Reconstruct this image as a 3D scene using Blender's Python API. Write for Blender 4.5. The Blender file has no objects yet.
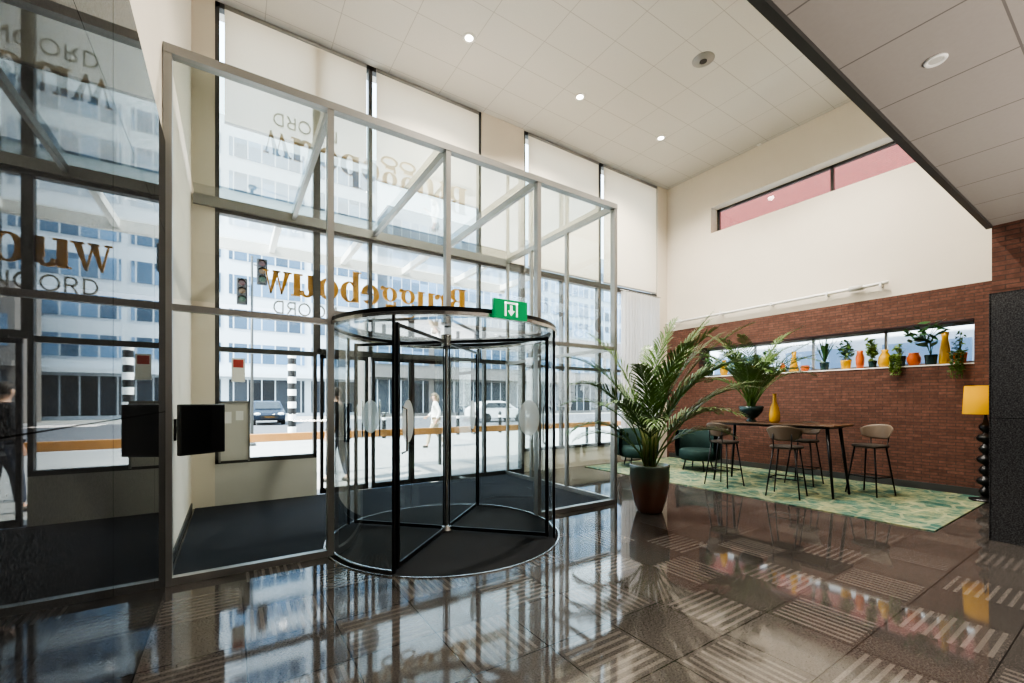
import bpy, bmesh, math, random
from mathutils import Vector, Matrix
random.seed(7)
scene = bpy.context.scene
COL = scene.collection
PI = math.pi
F = 428.0; HOR = 401.0; EYE = 1.45
def ray(px):
    a = (px-512)/F
    return (.5481+.8364*a, .8364-.5481*a)
def on_v(px, v):
    dx, dy = ray(px); d = v/dy
    return dx*d, d
def on_u(px, u):
    dx, dy = ray(px); d = u/dx
    return dy*d, d
def on_floor(px, py):
    d = F*EYE/(py-HOR); dx, dy = ray(px)
    return dx*d, dy*d
# ------------------------------------------------------------------ materials
class NT:
    def __init__(s, name):
        s.m = bpy.data.materials.new(name); s.m.use_nodes = True
        s.nt = s.m.node_tree; s.nt.nodes.clear()
    def n(s, t, **kw):
        o = s.nt.nodes.new(t)
        for k, v in kw.items(): setattr(o, k, v)
        return o
    def put(s, sock, v):
        if hasattr(v, 'is_linked') or isinstance(v, bpy.types.NodeSocket): s.nt.links.new(v, sock)
        else:
            if sock.type == 'RGBA' and len(v) == 3: v = (*v, 1)
            sock.default_value = v
    def math(s, op, a, b=None, c=None):
        o = s.n('ShaderNodeMath', operation=op)
        s.put(o.inputs[0], a)
        if b is not None: s.put(o.inputs[1], b)
        if c is not None: s.put(o.inputs[2], c)
        return o.outputs[0]
    def mix(s, f, a, b):
        o = s.n('ShaderNodeMix', data_type='RGBA')
        s.put(o.inputs[0], f); s.put(o.inputs[6], a); s.put(o.inputs[7], b)
        return o.outputs[2]
    def noise(s, scale, detail=3, vec=None, rough=.5):
        o = s.n('ShaderNodeTexNoise'); o.inputs['Scale'].default_value = scale
        o.inputs['Detail'].default_value = detail; o.inputs['Roughness'].default_value = rough
        if vec is not None: s.nt.links.new(vec, o.inputs['Vector'])
        return o.outputs[0]
    def pos(s): return s.n('ShaderNodeNewGeometry').outputs['Position']
    def xyz(s):
        o = s.n('ShaderNodeSeparateXYZ'); s.nt.links.new(s.pos(), o.inputs[0]); return o.outputs
    def obj(s): return s.n('ShaderNodeTexCoord').outputs['Object']
    def ramp(s, f, a, b):
        o = s.n('ShaderNodeMapRange'); s.put(o.inputs[0], f); o.inputs[1].default_value = a; o.inputs[2].default_value = b
        return o.outputs[0]
    def bsdf(s, col, rough=.5, metal=0, spec=.5, bump=None, bstr=.2, bdist=.01, **kw):
        p = s.n('ShaderNodeBsdfPrincipled')
        s.put(p.inputs['Base Color'], col); s.put(p.inputs['Roughness'], rough); s.put(p.inputs['Metallic'], metal)
        p.inputs['Specular IOR Level'].default_value = spec
        for k, v in kw.items(): s.put(p.inputs[k], v)
        if bump is not None:
            b = s.n('ShaderNodeBump'); b.inputs['Strength'].default_value = bstr; b.inputs['Distance'].default_value = bdist
            s.nt.links.new(bump, b.inputs['Height']); s.nt.links.new(b.outputs[0], p.inputs['Normal'])
        return p.outputs[0]
    def shmix(s, f, a, b):
        o = s.n('ShaderNodeMixShader'); s.put(o.inputs[0], f)
        s.nt.links.new(a, o.inputs[1]); s.nt.links.new(b, o.inputs[2]); return o.outputs[0]
    def facing(s, p, base):
        lw = s.n('ShaderNodeLayerWeight'); lw.inputs[0].default_value = .5
        return s.math('ADD', s.math('MULTIPLY', s.math('POWER', lw.outputs['Facing'], p), 1-base), base)
    def out(s, sh):
        o = s.n('ShaderNodeOutputMaterial'); s.nt.links.new(sh, o.inputs[0]); return s.m
def sc(c, k): return tuple(min(1, x*k) for x in c)
def plain(name, col, rough=.5, metal=0, var=.12, scale=8, spec=.5, bump=0, **kw):
    t = NT(name); nz = t.noise(scale, 4, t.obj())
    c = t.mix(nz, sc(col, 1-var), sc(col, 1+var))
    return t.out(t.bsdf(c, rough, metal, spec, nz if bump else None, bump or .1, **kw))
def glass(name, tint=(.93, .97, .96), base=.06, p=4.0):
    t = NT(name)
    f = t.facing(p, base)
    tr = t.n('ShaderNodeBsdfTransparent'); nz = t.noise(.6, 1, t.pos())
    t.put(tr.inputs[0], t.mix(nz, tint, sc(tint, 1.02)))
    gl = t.n('ShaderNodeBsdfGlossy'); gl.inputs['Roughness'].default_value = 0.0
    return t.out(t.shmix(f, tr.outputs[0], gl.outputs[0]))
def cloth_translucent(name, col, k=.5, transp=0):
    t = NT(name); d = t.n('ShaderNodeBsdfDiffuse'); l = t.n('ShaderNodeBsdfTranslucent')
    nz = t.noise(3, 3, t.pos()); c = t.mix(nz, sc(col, .95), col)
    t.put(d.inputs[0], c); t.put(l.inputs[0], c)
    sh = t.shmix(k, d.outputs[0], l.outputs[0])
    if transp:
        tr = t.n('ShaderNodeBsdfTransparent'); sh = t.shmix(transp, sh, tr.outputs[0])
    return t.out(sh)
def emit(name, col, st):
    t = NT(name); e = t.n('ShaderNodeEmission'); t.put(e.inputs[0], col); e.inputs[1].default_value = st
    return t.out(e.outputs[0])
def floor_mat():
    t = NT('polished_granite_floor'); X, Y, Z = t.xyz(); s = 1/.5
    x = t.math('MULTIPLY', t.math('ADD', X, 50.43), s); y = t.math('MULTIPLY', t.math('ADD', Y, 50.), s)
    fi, fj = t.math('FLOOR', x), t.math('FLOOR', y); fx, fy = t.math('FRACT', x), t.math('FRACT', y)
    chk = t.math('FLOORED_MODULO', t.math('ADD', fi, fj), 2.)
    ds = t.math('FLOORED_MODULO', fi, 2.)
    co = t.math('ADD', t.math('MULTIPLY', fx, ds), t.math('MULTIPLY', fy, t.math('SUBTRACT', 1., ds)))
    st = t.math('GREATER_THAN', t.math('FRACT', t.math('MULTIPLY', co, 9.)), .58)
    e = t.math('MINIMUM', t.math('MINIMUM', fx, t.math('SUBTRACT', 1., fx)), t.math('MINIMUM', fy, t.math('SUBTRACT', 1., fy)))
    mask = t.math('MULTIPLY', t.math('MULTIPLY', chk, st), t.math('GREATER_THAN', e, .05))
    wn = t.n('ShaderNodeTexWhiteNoise', noise_dimensions='2D')
    cb = t.n('ShaderNodeCombineXYZ'); t.put(cb.inputs[0], fi); t.put(cb.inputs[1], fj); t.nt.links.new(cb.outputs[0], wn.inputs['Vector'])
    cell = t.mix(wn.outputs[0], (.060, .053, .048), (.094, .083, .075))
    sp = t.ramp(t.noise(90, 4, t.pos(), .8), .36, .66)
    base = t.mix(sp, t.mix(.6, cell, (.020, .018, .016)), t.mix(.3, cell, (.18, .163, .148)))
    stripe = t.mix(sp, (.092, .081, .072), (.165, .148, .133))
    c = t.mix(mask, base, stripe)
    c = t.mix(t.math('LESS_THAN', e, .007), c, (.02, .017, .015))
    r = t.math('ADD', t.math('MULTIPLY', t.noise(2.5, 3, t.pos()), .06), .02)
    return t.out(t.bsdf(c, r, 0, .85))
def grid_mat(name, col, line, su, sv, w=.012, rough=.75):
    t = NT(name); X, Y, Z = t.xyz()
    x = t.math('FRACT', t.math('MULTIPLY', t.math('ADD', X, 50.), 1/su)); y = t.math('FRACT', t.math('MULTIPLY', t.math('ADD', Y, 50.), 1/sv))
    l = t.math('MAXIMUM', t.math('LESS_THAN', x, w/su), t.math('LESS_THAN', y, w/sv))
    nz = t.noise(40, 3, t.pos())
    c = t.mix(l, t.mix(nz, sc(col, .96), sc(col, 1.03)), line)
    return t.out(t.bsdf(c, rough, 0, .2))
def brick_mat(name, c1, c2, mortar, axis='Y'):
    t = NT(name); X, Y, Z = t.xyz()
    cb = t.n('ShaderNodeCombineXYZ'); t.put(cb.inputs[0], Y if axis == 'Y' else X); t.put(cb.inputs[1], Z)
    b = t.n('ShaderNodeTexBrick'); t.nt.links.new(cb.outputs[0], b.inputs['Vector'])
    t.put(b.inputs['Color1'], c1); t.put(b.inputs['Color2'], c2); t.put(b.inputs['Mortar'], mortar)
    b.inputs['Scale'].default_value = 1; b.inputs['Mortar Size'].default_value = .005
    b.inputs['Brick Width'].default_value = .20; b.inputs['Row Height'].default_value = .05
    nz = t.noise(14, 5, t.pos(), .7); c = t.mix(t.ramp(nz, .38, .68), t.mix(.5, b.outputs[0], (.055, .030, .023)), b.outputs[0])
    return t.out(t.bsdf(c, .7, 0, .3, t.math('SUBTRACT', 1., b.outputs['Fac']), .5, .01))
def granite_mat(name, a, b, rough, jz, jy, gcol=.6, base=.05):
    t = NT(name); X, Y, Z = t.xyz()
    nz = t.ramp(t.noise(90, 4, t.pos(), .7), .4, .65)
    c = t.mix(nz, a, b)
    fz = t.math('FRACT', t.math('MULTIPLY', t.math('ADD', Z, .02), 1/jz)); fy = t.math('FRACT', t.math('MULTIPLY', t.math('ADD', Y, 50.3), 1/jy))
    l = t.math('MAXIMUM', t.math('LESS_THAN', fz, .005/jz), t.math('LESS_THAN', fy, .008/jy))
    c = t.mix(l, c, (.012, .012, .012))
    d = t.n('ShaderNodeBsdfDiffuse'); t.put(d.inputs[0], c)
    g = t.n('ShaderNodeBsdfGlossy'); t.put(g.inputs[0], t.mix(l, t.mix(nz, sc((1,1,1), gcol), sc((1,1,1), gcol*.85)), (.12, .12, .12))); g.inputs['Roughness'].default_value = rough
    return t.out(t.shmix(t.facing(4.5, base), d.outputs[0], g.outputs[0]))
def rug_mat():
    t = NT('patterned_rug'); p = t.pos()
    a = t.ramp(t.noise(2.6, 6, p, .75), .42, .60); b = t.ramp(t.noise(9, 6, p, .8), .42, .56)
    v = t.n('ShaderNodeTexVoronoi', feature='DISTANCE_TO_EDGE'); v.inputs['Scale'].default_value = 3.2; t.nt.links.new(p, v.inputs['Vector'])
    e = t.math('LESS_THAN', v.outputs[0], .05)
    c = t.mix(a, (.045, .115, .100), (.35, .34, .18)); c = t.mix(t.math('MULTIPLY', b, .65), c, (.10, .185, .14)); c = t.mix(t.math('MULTIPLY', e, .4), c, (.42, .41, .24))
    return t.out(t.bsdf(c, .95, 0, .1, t.noise(300, 2, p), .3, .004))
def carpet_mat(name, a, b, scale=300):
    t = NT(name); p = t.pos(); nz = t.noise(scale, 3, p, .7)
    return t.out(t.bsdf(t.mix(nz, a, b), .95, 0, .1, nz, .4, .004))
def office_glass(name, col):
    t = NT(name); X, Y, Z = t.xyz()
    f = t.math('FRACT', t.math('MULTIPLY', t.math('ADD', X, 100.), 1/1.1))
    l = t.math('LESS_THAN', f, .09)
    wn = t.n('ShaderNodeTexWhiteNoise', noise_dimensions='2D'); cb = t.n('ShaderNodeCombineXYZ')
    t.put(cb.inputs[0], t.math('FLOOR', t.math('MULTIPLY', t.math('ADD', X, 100.), 1/1.1))); t.put(cb.inputs[1], t.math('FLOOR', t.math('MULTIPLY', Z, 1/3.1)))
    t.nt.links.new(cb.outputs[0], wn.inputs['Vector'])
    c = t.mix(wn.outputs[0], sc(col, .5), sc(col, 1.7)); c = t.mix(l, c, (.5, .55, .6))
    return t.out(t.bsdf(c, .3, 0, .3))
def pot_mat():
    t = NT('glazed_pot'); o = t.n('ShaderNodeSeparateXYZ'); t.nt.links.new(t.obj(), o.inputs[0]); Z = o.outputs[2]
    nz = t.noise(6, 4, t.pos()); f = t.ramp(t.math('ADD', Z, t.math('MULTIPLY', nz, .3)), .42, .72)
    c = t.mix(f, (.15, .07, .047), (.085, .115, .09))
    return t.out(t.bsdf(c, .2, 0, .5))
M = {}
M['floor'] = floor_mat()
M['ceiling'] = grid_mat('ceiling_panels', (.62, .60, .565), (.44, .42, .395), .9, .6, .010)
M['soffit'] = grid_mat('soffit_tiles', (.36, .33, .305), (.19, .175, .165), .6, .6, .010)
M['cream'] = plain('cream_plaster', (.68, .625, .535), .8, var=.03, scale=3)
M['backwall'] = plain('taupe_back_wall', (.26, .23, .20), .8, var=.05, scale=2)
M['white'] = plain('white_paint', (.8, .79, .76), .6, var=.03)
M['sill'] = plain('grey_panel', (.54, .53, .49), .6, var=.04)
M['brick'] = brick_mat('long_red_brick', (.145, .067, .047), (.215, .103, .073), (.085, .06, .05))
M['granite'] = granite_mat('polished_dark_granite', (.014, .015, .016), (.060, .062, .066), .018, 1.385, 1.2, .62, .045)
M['granite2'] = granite_mat('column_grey_granite', (.030, .031, .033), (.095, .096, .10), .15, 1.29, 4, .6, .05)
M['alu'] = plain('silver_grey_aluminium', (.31, .308, .296), .36, .5, .04)
M['dalu'] = plain('dark_grey_aluminium', (.09, .09, .088), .4, .4, .06)
M['black'] = plain('black_metal', (.016, .016, .017), .3, .3, .2)
M['blackp'] = plain('black_plastic', (.01, .01, .011), .35, 0, .2)
M['screen'] = plain('dark_screen', (.006, .006, .007), .3, 0, .2, spec=.25)
M['steel'] = plain('brushed_steel', (.55, .55, .54), .25, .9, .06)
M['glass'] = glass('clear_glass', (.90, .94, .93), base=.06)
M['roofglass'] = glass('dusty_roof_glass', (.64, .68, .64), .28, 3.0)
M['glass2'] = glass('door_glass', (.88, .92, .915), .10)
M['drumglass'] = glass('curved_drum_glass', (.78, .83, .825), .17, 3.2)
M['carpet'] = carpet_mat('charcoal_carpet', (.020, .022, .027), (.052, .055, .063))
M['mat'] = carpet_mat('dark_entrance_mat', (.02, .02, .022), (.05, .05, .052), 400)
M['rug'] = rug_mat()
M['blind'] = cloth_translucent('blind_fabric', (.80, .71, .57), .34)
M['curtain'] = cloth_translucent('sheer_curtain', (.70, .69, .67), .35, .06)
M['gold'] = plain('gold_letters', (.66, .30, .03), .4, 0, .08)
M['pale'] = plain('pale_letters', (.45, .42, .38), .5, 0, .05)
M['green'] = plain('exit_green', (.0, .30, .10), .35, 0, .05, **{'Emission Color': (0, .30, .10), 'Emission Strength': .5})
M['signwhite'] = plain('sign_white', (.85, .9, .87), .4, 0, .02, **{'Emission Color': (.85, .95, .9), 'Emission Strength': 1.0})
M['wood'] = plain('orange_wood', (.46, .23, .085), .45, 0, .2, 5)
M['tablewood'] = plain('table_veneer', (.10, .055, .03), .35, 0, .25, 6)
M['taupe'] = plain('dark_seat_upholstery', (.045, .036, .028), .7, 0, .12, 30)
M['tan'] = plain('taupe_shell', (.135, .10, .07), .5, 0, .1, 12)
M['velvet'] = plain('dark_green_velvet', (.008, .032, .027), .8, 0, .3, 12)
M['pot'] = pot_mat()
M['soil'] = plain('soil', (.03, .02, .014), .95, 0, .4, 60)
M['leaf'] = plain('palm_leaf', (.08, .15, .035), .4, 0, .45, 5)
M['leaf2'] = plain('yellow_green_leaf', (.14, .22, .05), .45, 0, .4, 6)
M['leaf3'] = plain('deep_green_leaf', (.05, .13, .04), .45, 0, .4, 8)
M['stem'] = plain('palm_stem', (.16, .18, .06), .6, 0, .3, 10)
M['yellow'] = plain('mustard_glaze', (.60, .34, .03), .25, 0, .15, 6)
M['orange'] = plain('orange_glaze', (.55, .13, .03), .3, 0, .15, 6)
M['teal'] = plain('dark_teal_glaze', (.02, .045, .045), .2, 0, .3, 6)
M['shade'] = cloth_translucent('mustard_lampshade', (.66, .40, .05), .3)
M['lens'] = emit('lamp_lens', (1, .93, .82, 1), 14)
M['skin'] = plain('skin', (.55, .34, .25), .55, 0, .06)
M['hair'] = plain('dark_hair', (.03, .02, .014), .6, 0, .3)
M['hair2'] = plain('grey_brown_hair', (.2, .15, .1), .6, 0, .3)
M['coatw'] = plain('white_jacket', (.80, .79, .77), .8, 0, .05)
M['coatd'] = plain('dark_coat', (.03, .032, .04), .8, 0, .2)
M['beige'] = plain('beige_trousers', (.45, .38, .28), .85, 0, .1)
M['jeans'] = plain('dark_trousers', (.04, .05, .08), .85, 0, .2)
M['shoe'] = plain('dark_shoes', (.03, .025, .02), .5, 0, .2)
M['paving'] = plain('street_paving', (.36, .35, .335), .85, 0, .16, .8)
M['asphalt'] = plain('asphalt', (.12, .12, .13), .85, 0, .12, 2)
M['bwall'] = plain('pale_facade', (.50, .56, .62), .7, 0, .05, .4)
M['bwall2'] = plain('blue_grey_facade', (.29, .36, .43), .6, 0, .08, .4)
M['bglass'] = office_glass('office_windows', (.09, .155, .24))
M['bglass2'] = office_glass('office_windows_pale', (.13, .20, .29))
M['shop'] = office_glass('dark_shopfront', (.03, .036, .045))
M['bwall3'] = plain('grey_brown_facade', (.19, .175, .165), .7, 0, .08, .4)
M['redwall'] = brick_mat('red_cladding', (.13, .026, .028), (.16, .034, .032), (.09, .022, .022))
M['carpaint'] = plain('dark_car_paint', (.03, .04, .06), .2, .3, .1)
M['carpaint2'] = plain('white_car_paint', (.7, .7, .7), .2, 0, .04)
M['carglass'] = plain('car_glass', (.02, .025, .03), .08, 0, .1)
M['rubber'] = plain('tyre', (.015, .015, .015), .8, 0, .2)
M['red'] = plain('red_print', (.45, .06, .05), .5, 0, .1)
M['redlens'] = plain('dark_red_lens', (.05, .01, .01), .3, 0, .1)
M['amber'] = plain('amber_lens', (.08, .04, .01), .3, 0, .1)
M['glens'] = plain('dark_green_lens', (.01, .04, .02), .3, 0, .1)
M['frost'] = cloth_translucent('white_sticker', (.94, .94, .93), .5, .5)
M['canopyglass'] = cloth_translucent('frosted_canopy_glass', (.62, .66, .68), .5, .55)
M['stripew'] = plain('white_band', (.8, .8, .78), .5, 0, .03)

# ------------------------------------------------------------------ mesh builder
WL = {}
class MB:
    def __init__(s): s.bm = bmesh.new()
    def box(s, x0, x1, y0, y1, z0, z1):
        v = [s.bm.verts.new(p) for p in ((x0,y0,z0),(x1,y0,z0),(x1,y1,z0),(x0,y1,z0),(x0,y0,z1),(x1,y0,z1),(x1,y1,z1),(x0,y1,z1))]
        for f in ((3,2,1,0),(4,5,6,7),(0,1,5,4),(1,2,6,5),(2,3,7,6),(3,0,4,7)): s.bm.faces.new([v[i] for i in f])
        return s
    def bar(s, p, q, w, h, up=(0,0,1)):
        p, q = Vector(p), Vector(q); d = (q-p).normalized(); up = Vector(up)
        if abs(d.dot(up)) > .98: up = Vector((1,0,0))
        r = d.cross(up).normalized(); u = r.cross(d)
        v = []
        for c in (p, q):
            for a, b in ((-1,-1),(1,-1),(1,1),(-1,1)): v.append(s.bm.verts.new(c + r*a*w/2 + u*b*h/2))
        for f in ((3,2,1,0),(4,5,6,7),(0,1,5,4),(1,2,6,5),(2,3,7,6),(3,0,4,7)): s.bm.faces.new([v[i] for i in f])
        return s
    def tube(s, pts, r, n=8):
        pts = [Vector(p) for p in pts]; k = len(pts)
        rs = r if isinstance(r, (list, tuple)) else [r]*k
        t = (pts[1]-pts[0]).normalized(); a = Vector((0,0,1)) if abs(t.z) < .9 else Vector((1,0,0))
        x = t.cross(a).normalized(); rings = []
        for i in range(k):
            t = (pts[min(i+1,k-1)]-pts[max(i-1,0)])
            if t.length < 1e-9: t = Vector((0,0,1))
            t.normalize(); x = (x - t*x.dot(t)).normalized(); y = t.cross(x)
            rings.append([s.bm.verts.new(pts[i]+(x*math.cos(2*PI*j/n)+y*math.sin(2*PI*j/n))*rs[i]) for j in range(n)])
        for i in range(k-1):
            for j in range(n): s.bm.faces.new((rings[i][j], rings[i][(j+1)%n], rings[i+1][(j+1)%n], rings[i+1][j]))
        s.bm.faces.new(rings[0][::-1]); s.bm.faces.new(rings[-1])
        return s
    def lathe(s, prof, c=(0,0,0), n=28, a0=0, a1=2*PI, caps=True):
        full = abs(a1-a0-2*PI) < 1e-6; m = n if full else n+1; rings = []
        for r, z in prof:
            rings.append([s.bm.verts.new((c[0]+max(r,1e-4)*math.cos(a0+(a1-a0)*j/n), c[1]+max(r,1e-4)*math.sin(a0+(a1-a0)*j/n), c[2]+z)) for j in range(m)])
        for i in range(len(prof)-1):
            for j in range(n):
                k = (j+1) % m
                s.bm.faces.new((rings[i][j], rings[i][k], rings[i+1][k], rings[i+1][j]))
        return s
    def quad(s, *p):
        s.bm.faces.new([s.bm.verts.new(q) for q in p]); return s
    def prism(s, pts, f0, f1):
        a = [s.bm.verts.new(f0(*p)) for p in pts]; b = [s.bm.verts.new(f1(*p)) for p in pts]; n = len(pts)
        s.bm.faces.new(a); s.bm.faces.new(b[::-1])
        for i in range(n): s.bm.faces.new((a[i], b[i], b[(i+1)%n], a[(i+1)%n]))
        return s
    def ball(s, c, r, sx=1, sy=1, sz=1, u=12, v=8):
        m = Matrix.Translation(c) @ Matrix.Diagonal((r*sx, r*sy, r*sz, 1))
        bmesh.ops.create_uvsphere(s.bm, u_segments=u, v_segments=v, radius=1, matrix=m); return s
    def add_mesh(s, me): s.bm.from_mesh(me); return s
    def build(s, name, mat, parent=None, smooth=False, bevel=0, recalc=True, kind=None, weld=False):
        if weld: bmesh.ops.remove_doubles(s.bm, verts=s.bm.verts, dist=1e-4)
        if recalc: bmesh.ops.recalc_face_normals(s.bm, faces=s.bm.faces)
        if parent is not None: o = WL[parent.name]
        else:
            xs = [v.co for v in s.bm.verts]
            o = Vector(((min(p.x for p in xs)+max(p.x for p in xs))/2, (min(p.y for p in xs)+max(p.y for p in xs))/2, min(p.z for p in xs)))
        bmesh.ops.translate(s.bm, verts=s.bm.verts, vec=-o)
        me = bpy.data.meshes.new(name); s.bm.to_mesh(me); s.bm.free()
        if smooth:
            for p in me.polygons: p.use_smooth = True
        me.materials.append(M[mat] if isinstance(mat, str) else mat)
        ob = bpy.data.objects.new(name, me); COL.objects.link(ob)
        if parent is not None: ob.parent = parent; WL[ob.name] = o
        else: ob.location = o; WL[ob.name] = o
        if bevel:
            b = ob.modifiers.new('Bevel', 'BEVEL'); b.width = bevel; b.segments = 2; b.limit_method = 'ANGLE'
        if kind: ob['kind'] = kind
        return ob
def tag(o, label, cat, group=None):
    o['label'] = label; o['category'] = cat
    if group: o['group'] = group
    return o
def thing(name, label, cat, loc=(0,0,0), group=None):
    o = bpy.data.objects.new(name, None); COL.objects.link(o); o.location = loc; o.empty_display_size = .1
    WL[o.name] = Vector(loc)
    return tag(o, label, cat, group)
def struct(name, loc=(0,0,0)):
    o = bpy.data.objects.new(name, None); COL.objects.link(o); o.location = loc; WL[o.name] = Vector(loc); o['kind'] = 'structure'
    return o
def dup(root, loc, rz, label, group=None):
    r = root.copy(); COL.objects.link(r); r.location = loc; r.rotation_euler = (0,0,rz); r['label'] = label
    if group: r['group'] = group
    for ch in list(root.children):
        c = ch.copy(); COL.objects.link(c); c.parent = r
        for g in ch.children:
            d = g.copy(); COL.objects.link(d); d.parent = c
    return r
def sbox(name, mat, *boxes, bevel=0):
    m = MB()
    for b in boxes: m.box(*b)
    return m.build(name, mat, kind='structure', bevel=bevel)
def window(n, loc, bars, panes, fm='alu', gm='glass'):
    w = struct('window_%d' % n, loc); m = MB()
    for b in bars: m.box(*b)
    m.build('window_frame', fm, w)
    for p in panes: MB().quad(*p).build('pane', gm, w)
    return w
def vp(u0, u1, z0, z1, v): return ((u0,v,z0),(u1,v,z0),(u1,v,z1),(u0,v,z1))
def up_(v0, v1, z0, z1, u): return ((u,v0,z0),(u,v1,z0),(u,v1,z1),(u,v0,z1))
def hp(u0, u1, v0, v1, z): return ((u0,v0,z),(u1,v0,z),(u1,v1,z),(u0,v1,z))

# ------------------------------------------------------------------ room shell
UL, UR, VO, VI, CE, SO = -.43, 9.5, 7.2, 4.3, 6.95, 3.28
GT = 3.47; VB = -5.0
sbox('floor', 'floor', (UL-.3, UR+.4, VB-.2, VO+.1, -.15, 0))
sbox('floor_vestibule', 'carpet', (UL+.02, 4.52, VI+.04, VO-.06, 0.0005, .008))
sbox('ceiling', 'ceiling', (UL-.3, UR+.5, 1.0, VO+.3, CE, CE+.25))
sbox('ceiling_lower', 'soffit', (UL-.3, UR+.4, VB-.2, 1.0, SO, SO+.25))
sbox('trim_1', 'dalu', (UL, 6.63, .985, 1.03, SO-.03, SO+.3))
sbox('wall_mezzanine', 'cream', (UL-.3, UR+.4, .8, 1.0, SO+.25, CE))
sbox('wall_back', 'backwall', (UL-.3, 6.7, VB-.2, VB, 0, SO))
sbox('wall_left', 'cream', (UL-.3, UL-.02, VB, VI, GT, CE), (UL-.3, UL-.02, VI, VO, 0, CE))
sbox('wall_left_granite', 'granite', (UL-.3, UL, VB, VI-.02, 0, GT))
sbox('baseboard_left', 'dalu', (UL-.02, UL-.005, VI+.05, VO-.1, .009, .09))
NZ0, NZ1, NV0, NV1 = 2.02, 2.72, 1.60, 6.2
sbox('wall_right_brick', 'brick', (UR, UR+.4, 1.0, VO+.1, 0, NZ0), (UR, UR+.4, 1.0, VO+.1, NZ1, 3.25), (UR, UR+.4, 1.0, NV0, NZ0, NZ1), (UR, UR+.4, NV1, VO+.1, NZ0, NZ1))
HZ0, HZ1, HV0, HV1 = 5.42, 6.03, 1.5, 5.9
sbox('wall_right', 'cream', (UR, UR+.4, 1.0, VO+.1, 3.25, HZ0), (UR, UR+.4, 1.0, VO+.1, HZ1, CE), (UR, UR+.4, 1.0, HV0, HZ0, HZ1), (UR, UR+.4, HV1, VO+.1, HZ0, HZ1))
sbox('trim_2', 'white', (UR-.01, UR+.34, NV0, NV1, NZ0, NZ0+.02))
sbox('baseboard_right', 'dalu', (UR-.02, UR, 1.02, VO-.15, .001, .12))
sbox('wall_pier', 'brick', (6.66, UR, VB-.2, .995, 0, SO))
sbox('wall_pier_granite', 'granite2', (6.62, 6.66, VB, 1.0, 0, 2.57), (6.62, UR, .995, 1.01, 0, 2.57))
sbox('wall_front', 'cream', (UL-.02, -.19, VO-.05, VO+.15, 0, CE), (3.98, 4.96, VO-.08, VO+.15, 4.2, CE), (9.12, UR, VO-.08, VO+.15, 0, CE), (5.0, 9.12, VO-.02, VO+.12, 0, .42))
sbox('wall_front_lower', 'sill', (-.19, 1.10, VO-.05, VO+.12, 0, .58))
US = [-.418, .775, 1.97, 3.2, 4.55]; ST = 4.24; TR = 2.19; w = .028
bars = [(US[0]-w, US[4]+w, VI-.045, VI+.045, ST-.07, ST), (US[0], US[1], VI-.03, VI+.03, TR-.025, TR+.025), (US[3], US[4], VI-.03, VI+.03, TR-.025, TR+.025),
        (US[1], US[3], VI-.03, VI+.03, TR+.07, TR+.11),
        (US[0], US[1], VI-.035, VI+.035, 0, .06), (US[3], US[4], VI-.035, VI+.035, 0, .06)]
for i, u in enumerate(US): bars.append((u-w, u+w, VI-.04, VI+.04, TR+.07 if i == 2 else 0, ST-.01))
panes = [vp(US[i], US[i+1], TR+.07, ST-.06, VI) for i in range(4)] + [vp(US[0], US[1], .06, TR, VI), vp(US[3], US[4], .06, TR, VI)]
window(1, (2, VI, 0), bars, panes)
bars = [(u-.025, u+.025, VI+.04, VO-.08, ST-.10, ST-.01) for u in US[1:4]] + [(UL, US[4]+.03, VO-.1, VO-.04, ST-.14, ST)]
window(2, (2, 5.7, ST), bars, [hp(US[i], US[i+1], VI+.03, VO-.06, ST-.005) for i in range(4)], gm='roofglass')
VS = [VI+.04, 5.32, 6.3, VO-.1]; u = US[4]
bars = [(u-.028, u+.028, VI+.04, VO-.06, ST-.08, ST-.001), (u-.024, u+.024, VI+.04, VO-.06, TR-.025, TR+.025), (u-.024, u+.024, VI+.04, VO-.06, 0, .07)]
bars += [(u-.026, u+.026, v-.026, v+.026, 0, ST-.002) for v in VS[1:]]
window(3, (u, 5.7, 0), bars, [up_(VS[i], VS[i+1], a, b, u) for i in range(3) for a, b in ((.07, TR), (TR, ST-.05))])
def street_window(n, u0, u1, z0, cuts, mid=None):
    b = [(u0, u0+.05, VO-.05, VO+.05, z0, CE), (u1-.05, u1, VO-.05, VO+.05, z0, CE), (u0, u1, VO-.05, VO+.05, CE-.07, CE), (u0, u1, VO-.05, VO+.05, z0, z0+.06), (u0, u1, VO-.06, VO+.06, 4.05, 4.17)]
    b += [(u0, u1, VO-.04, VO+.04, z-.035, z+.035) for z in cuts]
    if mid: b.append((mid-.03, mid+.03, VO-.045, VO+.045, z0, 4.1))
    zz = [z0] + list(cuts) + [4.1, CE]
    pp = []
    for i in range(len(zz)-1):
        pp.append(vp(u0, u1, zz[i], zz[i+1], VO))
    window(n, ((u0+u1)/2, VO, z0), b, pp, 'dalu')
street_window(4, -.19, 1.10, .58, [2.17])
b = [(1.10, 1.15, VO-.05, VO+.05, 2.2, CE), (1.88, 1.94, VO-.05, VO+.05, 2.2, CE), (1.10, 3.98, VO-.05, VO+.05, CE-.07, CE), (1.10, 3.98, VO-.06, VO+.06, 4.05, 4.17), (1.10, 3.98, VO-.05, VO+.05, 2.17, 2.26), (3.93, 3.98, VO-.05, VO+.05, 2.2, CE)]
window(5, (2.5, VO, 2.2), b, [vp(1.10, 1.91, 2.2, 4.1, VO), vp(1.91, 3.98, 2.2, 4.1, VO), vp(1.10, 1.91, 4.1, CE, VO), vp(1.91, 3.98, 4.1, CE, VO)], 'dalu')
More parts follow.
